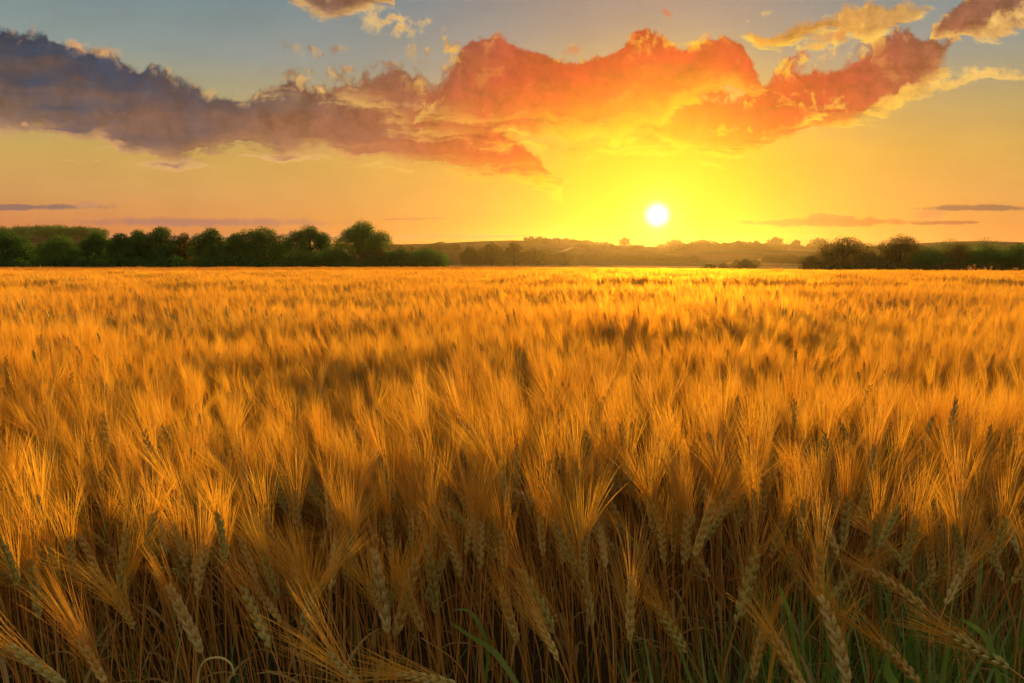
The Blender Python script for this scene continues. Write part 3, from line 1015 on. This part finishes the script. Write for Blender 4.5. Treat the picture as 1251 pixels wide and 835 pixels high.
def tree(name, px, top, hw, Y, mat, label, cat, seed, base=None, crown_from=.15, n=4200, group=None, lobes_n=12, depth=.8, leaf=None, trunk=True, airy=False, flat=1.0):
    rg = random.Random(seed)
    g = at(px, 322, Y); gzv = gz(g.x, Y)
    H = at(px, top, Y).z - gzv; W = hw / F * Y
    o = empty(name, (g.x, Y, gzv)); tag(o, label, cat, group)
    leaf = leaf or max(.16, Y / 190. * .26)
    lob = []
    c0 = H * crown_from; ch = H - c0
    if not airy:
        lob.append((0, 0, c0 + ch * .46, W * .70, W * .70 * depth, ch * .44))
    for i in range(lobes_n):
        a = 2 * math.pi * (i * .382 + rg.uniform(-.06, .06))
        zz = (i + .5) / lobes_n
        prof = math.sqrt(max(0.02, 1 - (2 * (zz - .42) / 1.2) ** 2)) if zz > .42 else lerp(.86, 1., zz / .42)
        rl = W * rg.uniform(.30, .44)
        rr = max(0., W * prof - rl * .9)
        zc = c0 + ch * (.14 + .80 * zz) - (rl * .25 if zz > .7 else 0)
        lob.append((math.cos(a) * rr, math.sin(a) * rr * depth, zc, rl, rl * .9, rl * rg.uniform(.62, .85) * flat))
    topmost = max(l[2] + l[5] for l in lob)
    k = H / topmost
    lob = [(l[0], l[1], c0 + (l[2] - c0) * (H - c0) / (topmost - c0), l[3], l[4], l[5]) for l in lob]
    mb = MB(); leaf_cloud(mb, rg, lob, n, leaf, .5 if not airy else .35)
    if trunk:
        tb = MB(); tr = max(.12, W * .07)
        tube(tb, [Vector((0, 0, -.3)), Vector((0, 0, c0 * .6 + .2)), Vector((rg.uniform(-.1, .1) * W, 0, c0 + ch * .45)), Vector((rg.uniform(-.1, .1) * W, 0, c0 + ch * .8))], [tr * 1.3, tr, tr * .6, tr * .2], 8)
        for l in lob[1:]:
            s = Vector((0, 0, c0 * .8 + .4 + rg.uniform(0, .25) * ch)); e = Vector(l[:3])
            m_ = s.lerp(e, .5) + Vector((0, 0, -.08 * W))
            tube(tb, [s, m_, e], [tr * .5, tr * .32, tr * .1], 5, False)
        tb.build('trunk', M['bark'], o, True)
    mb.build('crown', FOL[mat], o)
    return o


TL = 'trees in the left tree line'
specs = [
    ('tree', 8, 281, 30, 186, 'dark', 'dark tree at the left edge of the tree line', .06, 5200, {}),
    ('bush', 40, 300, 14, 190, 'light', 'small yellow green bush between the edge tree and the round bush', .0, 1800, {}),
    ('bush', 74, 286, 31, 184, 'mid', 'broad round bush with a yellow lit top left in the tree line', .0, 5200, {}),
    ('tree', 119, 283, 20, 186, 'dark', 'dark tree just right of the round bush', .05, 3600, {}),
    ('tree', 148, 284, 19, 183, 'dark', 'low dark green tree two to the right of the round bush', .03, 3600, {}),
    ('tree', 170, 280, 18, 187, 'mid', 'green tree left of the highest crown in the left clump', .05, 3600, {}),
    ('tree', 197, 276, 27, 187, 'dark', 'large dark tree, highest of the left clump', .05, 5600, {}),
    ('tree', 226, 284, 14, 189, 'brown', 'thin brownish tree behind the large dark tree', .2, 1500, {}),
    ('tree', 258, 277, 25, 186, 'dark', 'dark pointed tree in the middle of the tree line', .05, 4800, {}),
    ('tree', 288, 284, 19, 184, 'mid', 'lower green tree right of the pointed tree', .03, 3600, {}),
    ('tree', 322, 276, 38, 187, 'dark', 'widest dark tree with broad rounded crown', .04, 7200, {}),
    ('tree', 378, 276, 27, 188, 'dark', 'umbrella shaped tree with sky showing under its crown', .42, 3300, {'airy': True}),
    ('bush', 372, 302, 24, 184, 'mid', 'green bush under the umbrella shaped tree', .0, 2800, {}),
    ('tree', 443, 270, 33, 187, 'mid', 'tallest tree of the tree line with loose crown', .28, 6000, {'airy': True}),
    ('bush', 412, 303, 24, 183, 'dark', 'dark bush left under the tallest tree', .0, 2800, {}),
    ('bush', 458, 302, 24, 184, 'brown', 'brownish bush right under the tallest tree', .0, 2800, {}),
    ('bush', 488, 303, 24, 184, 'dark', 'dark low bush right of the tallest tree', .0, 2800, {}),
    ('bush', 521, 302, 30, 182, 'mid', 'rounded bush ending the left tree line', .0, 3600, {}),
]
for i, (nm, px, top, hw, Y, mat, lab, cf, n, kw) in enumerate(specs):
    tree(nm, px, top, hw * 1.14, Y, mat, lab, nm, 100 + i, crown_from=cf, n=int(n * 5), group=TL, trunk=True, **kw)

RT = 'trees and bushes at the right field edge'
rspecs = [
    ('tree', 1030, 288, 40, 128, 'brown', 'broad dark tree nearest the sun in the right group', .0, 5600, {}),
    ('bush', 990, 312, 16, 130, 'brown', 'small bush at the sunward end of the right group', .0, 1500, {}),
    ('bush', 1066, 308, 24, 124, 'brown', 'low bush between the two broad trees on the right', .0, 2400, {}),
    ('tree', 1100, 286, 36, 127, 'brown', 'highest tree of the right group with domed crown', .0, 5600, {}),
    ('bush', 1082, 317, 22, 121, 'brown', 'low bush in front of the domed tree', .0, 2000, {}),
    ('bush', 1136, 302, 30, 120, 'dark', 'dark bush right of the domed tree', .0, 3200, {}),
    ('bush', 1166, 296, 32, 122, 'brown', 'brownish bush in the middle of the right hedge', .0, 3600, {}),
    ('bush', 1204, 299, 30, 120, 'dark', 'flat topped bush second from the right edge', .0, 3400, {}),
    ('bush', 1244, 297, 30, 118, 'dark', 'dark green bush at the right edge', .0, 3600, {}),
]
for i, (nm, px, top, hw, Y, mat, lab, cf, n, kw) in enumerate(rspecs):
    tree(nm, px, top, hw, Y, mat, lab, nm, 200 + i, crown_from=cf, n=int(n * 4.5), group=RT, leaf=.165, **kw)

# middle distance
MT = 'trees and bushes in the distance towards the sun'
mspecs = [
    ('bush', 912, 316, 20, 232, 'brown', 'lone rounded bush on the pale field below the sun', .0, 2200),
    ('bush', 884, 321, 12, 236, 'brown', 'small low bush left of the lone rounded bush', .0, 700),
    ('bush', 866, 322, 12, 238, 'brown', 'flat low bush two left of the lone rounded bush', .0, 700),
    ('tree', 575, 300, 12, 430, 'brown', 'dark reddish tree at the left end of the middle hedgerow', .0, 1500),
    ('tree', 601, 296, 18, 430, 'brown', 'broad reddish tree in the middle hedgerow', .0, 2000),
    ('tree', 628, 294, 13, 430, 'brown', 'highest reddish tree at the right end of the middle hedgerow', .0, 1600),
    ('bush', 655, 302, 22, 440, 'brown', 'low reddish bush right of the middle hedgerow', .0, 1400),
    ('bush', 690, 306, 22, 450, 'brown', 'lowest hedge bush at the foot of the pale track', .0, 1200),
    ('tree', 538, 298, 7, 1400, 'brown', 'tiny tree on the skyline beside the left tree line', .1, 400),
    ('tree', 763, 290, 8, 1350, 'brown', 'square topped tree alone on the skyline left of the sun', .15, 700),
    ('tree', 683, 295, 5, 1400, 'brown', 'small double crowned tree on the skyline', .1, 400),
    ('tree', 824, 292, 12, 1350, 'brown', 'wide low tree on the skyline right below the sun', .1, 700),
    ('tree', 860, 292, 11, 1300, 'brown', 'rounded tree on the skyline right of the sun', .0, 700),
    ('tree', 900, 294, 4, 1200, 'brown', 'tiny pointed tree on the skyline right of the sun', .0, 300),
    ('tree', 947, 289, 11, 1430, 'brown', 'round tree on the skyline above the pale field', .05, 900),
    ('tree', 972, 293, 6, 1430, 'brown', 'small tree right of the round skyline tree', .05, 500),
    ('tree', 1000, 290, 14, 1430, 'brown', 'wide tree on the skyline left of the right group', .05, 900),
    ('tree', 1158, 290, 26, 420, 'dark', 'domed far tree behind the right hedge', .0, 1200),
    ('tree', 1201, 289, 24, 420, 'dark', 'round far tree behind the flat topped bush', .0, 1200),
]
for i, (nm, px, top, hw, Y, mat, lab, cf, n) in enumerate(mspecs):
    tree(nm, px, top, hw, Y, mat, lab, nm, 300 + i, crown_from=cf, n=int(n * 2.2), group=MT, lobes_n=8, leaf=max(.3, Y / F * 1.3))


def wood(name, pts, Yj, hmin, hmax, mat, label, cat, seed, n, kind=None):
    """a run of foliage along px points (px, Y): crowns merged into one mass"""
    rg = random.Random(seed); lob = []
    for i in range(n):
        t = (i + .5) / n * (len(pts) - 1); k = min(int(t), len(pts) - 2); f_ = t - k
        px = lerp(pts[k][0], pts[k + 1][0], f_) ; Y = lerp(pts[k][1], pts[k + 1][1], f_) + rg.uniform(-Yj, Yj)
        x = (px - 625.5) / F * Y; h = rg.uniform(hmin, hmax); z = gz(x, Y)
        lob.append((x, Y, z + h * .45, h * .62, h * .6, h * .58))
    mb = MB(); Y = pts[0][1]
    leaf_cloud(mb, rg, lob, n * 620, max(.4, Y / F * 1.15), .45)
    o = mb.build(name, FOL[mat])
    c = Vector(lob[0][:3]); c.z = gz(c.x, c.y)
    for v in o.data.vertices: v.co -= c
    o.location = c
    return tag(o, label, cat, None, kind)


wood('distant_wood', [(-30, 1180), (60, 1200), (132, 1230)], 130, 11, 18, 'dark', 'dark wood covering the far hill at the left', 'wood', 31, 80, 'stuff')
wood('distant_wood', [(1105, 480), (1180, 470), (1290, 470)], 30, 9, 14, 'dark', 'far wood beyond the hedge at the right edge', 'wood', 32, 34, 'stuff')
wood('hedgerow', [(640, 1420), (700, 1400), (750, 1420)], 4, 2.5, 8, 'brown', 'broken hedgerow along the skyline left of the sun', 'hedgerow', 33, 34)
wood('hedgerow', [(562, 428), (600, 428), (646, 432)], 3, 6, 10, 'brown', 'thick reddish hedgerow right of the left tree line', 'hedgerow', 39, 22)
wood('hedgerow', [(700, 900), (790, 860), (880, 840)], 4, 3, 7, 'brown', 'thin hedgerow halfway up the hill below the sun', 'hedgerow', 51, 40)
wood('hedgerow', [(800, 1430), (850, 1420), (900, 1430)], 4, 3, 9, 'brown', 'ragged row of trees on the skyline just right of the sun', 'hedgerow', 52, 26)
wood('hedgerow', [(900, 1300), (960, 1320), (1020, 1320)], 4, 4, 9, 'brown', 'skyline hedgerow under the round skyline tree', 'hedgerow', 53, 30)
wood('hedgerow', [(640, 1000), (690, 1150), (730, 1380)], 4, 3, 6, 'brown', 'hedgerow climbing the hill beside the pale track', 'hedgerow', 54, 40)
wood('hedgerow', [(640, 640), (720, 620), (850, 560)], 4, 4, 6, 'brown', 'long dark hedgerow along the foot of the hill below the sun', 'hedgerow', 34, 40)
wood('hedgerow', [(470, 900), (560, 880)], 4, 5, 8, 'brown', 'far hedgerow seen over the end of the left tree line', 'hedgerow', 35, 30)
wood('hedgerow', [(820, 980), (960, 900)], 4, 4, 7, 'brown', 'hedgerow crossing the slope right of the sun', 'hedgerow', 36, 26)
wood('hedgerow', [(930, 560), (1010, 520)], 4, 4, 7, 'brown', 'hedgerow above the small pale field right of the sun', 'hedgerow', 37, 20)
wood('hedgerow', [(1010, 760), (1130, 760)], 8, 8, 13, 'brown', 'hazy hedgerow on the skyline behind the two broad trees', 'hedgerow', 38, 22)


wood('hedge', [(-20, 181), (150, 180.5), (330, 181), (535, 181)], .8, 2.2, 4.0, 'dark', 'low dark hedge running along the foot of the left tree line', 'hedge', 41, 60)
wood('hedge', [(985, 122), (1120, 118), (1270, 116)], .8, 1.6, 2.6, 'brown', 'low hedge along the foot of the right group of trees', 'hedge', 42, 44)


# pale track up the hill
def track():
    mb = MB(); pts = [(636, 520), (660, 640), (690, 820), (722, 1150)]
    vs = []
    for i in range(25):
        t = i / 24 * 3; k = min(int(t), 2); f_ = t - k
        px = lerp(pts[k][0], pts[k + 1][0], f_); Y = lerp(pts[k][1], pts[k + 1][1], f_)
        for s in (-1, 1):
            x = (px - 625.5) / F * Y + s * 3.2
            vs.append((x, Y, gz(x, Y) + .15))
    mb.add(vs, [(2 * i, 2 * i + 1, 2 * i + 3, 2 * i + 2) for i in range(24)])
    tag(mb.build('track', plain('chalk_track', (.26, .18, .10))), kind='structure')


track()


def strip_field():
    mb = MB(); ny, nx = 14, 30
    for j in range(ny + 1):
        Y = lerp(496, 650, j / ny)
        for i in range(nx + 1):
            px = lerp(880 + 46 * (j / ny) ** 2, 1012, i / nx); x = (px - 625.5) / F * Y
            mb.v.append((x, Y, gz(x, Y) + .3))
    for j in range(ny):
        for i in range(nx):
            a = j * (nx + 1) + i; mb.f.append((a, a + 1, a + nx + 2, a + nx + 1))
    tag(mb.build('far_field', plain('ripe_field', (.34, .19, .05)), smooth=True), kind='structure')


strip_field()


# tall dry weeds at the right field edge
def weed(px, top, Y, seed, label):
    rg = random.Random(seed)
    g = at(px, 322, Y); z = gz(g.x, Y); H = at(px, top, Y).z - z
    o = empty('dry_weed', (g.x, Y, z)); tag(o, label, 'weed', 'tall dry weeds at the right field edge')
    st = MB(); hd = MB()
    for k in range(rg.randint(2, 4)):
        d = Vector((rg.uniform(-.18, .18), rg.uniform(-.1, .1), 1)); h = H * rg.uniform(.75, 1.)
        tube(st, [Vector((0, 0, 0)), d * h * .5, d * h], [.02, .015, .008], 4)
        for j in range(22):
            t = rg.uniform(.5, 1.); p = d * h * t; a = rg.uniform(0, 6.28)
            e = p + Vector((math.cos(a), math.sin(a), .8)) * .16 * (1.3 - t)
            s = .035
            hd.add([e + Vector((-s, 0, 0)), e + Vector((0, 0, -s)), e + Vector((s, 0, 0)), e + Vector((0, s * .4, s * 1.3))], [(0, 1, 2, 3)])
    st.build('stem', M['stem'], o); hd.build('seed_head', M['stem'], o)


for i, (px, top, lab) in enumerate([(1187, 323, 'tallest dry weed standing above the crop at the right'), (1197, 326, 'dry weed right beside the tallest weed'), (1208, 324, 'spread dry weed right of the tallest weed'),
                                    (1176, 328, 'short dry weed left of the tallest weed'), (1240, 327, 'dry weed at the right edge of the field'), (1122, 330, 'lone dry weed in front of the domed tree')]):
    weed(px, top, 62 + i, 50 + i, lab)

def margin():
    mb = MB(); rg = random.Random(77)
    for _ in range(5200):
        px = rg.uniform(905, 1262); u = (px - 625.5) / F
        Y = (176 - 60 * sm(u, .30, .62)) + rg.uniform(-6, 3)
        x = u * Y; k = mnoise.noise(Vector((x * .25, Y * .1, 4.)))
        h = max(.5, rg.gauss(1.0, .18) + .35 * k); b = Vector((x, Y, gz(x, Y))); t_ = Vector((rg.gauss(-.05, .2), rg.gauss(0, .1), 1)) * h
        ribbon(mb, [b, b + t_ * .6, b + t_], [.05, .04, 0.], Vector((1, rg.uniform(-.4, .4), 0)).normalized())
        if rg.random() < .5:
            c = b + t_; mb.add([c + Vector((-.04, 0, -.1)), c + Vector((.04, 0, -.1)), c + Vector((.0, 0, .14))], [(0, 1, 2)])
    tag(mb.build('dry_grass', M['blade']), 'dry ragged grass along the right margin of the crop', 'grass', kind='stuff')


margin()

# ------------------------------------------------------------------ haze
def haze():
    mb = MB()
    x, y0, y1, z0, z1 = 4600, -120, 2750, -9, 90
    vs = [(-x, y0, z0), (x, y0, z0), (x, y1, z0), (-x, y1, z0), (-x, y0, z1), (x, y0, z1), (x, y1, z1), (-x, y1, z1)]
    mb.add(vs, [(0, 3, 2, 1), (4, 5, 6, 7), (0, 1, 5, 4), (1, 2, 6, 5), (2, 3, 7, 6), (3, 0, 4, 7)])
    m = bpy.data.materials.new('haze'); m.use_nodes = True
    t = m.node_tree; t.nodes.clear()
    out = t.nodes.new('ShaderNodeOutputMaterial'); v = t.nodes.new('ShaderNodeVolumePrincipled')
    v.inputs['Color'].default_value = (1., .78, .52, 1)
    v.inputs['Density'].default_value = 0.000034
    v.inputs['Anisotropy'].default_value = .8
    t.links.new(v.outputs[0], out.inputs['Volume'])
    tag(mb.build('haze', m), kind='stuff')


haze()
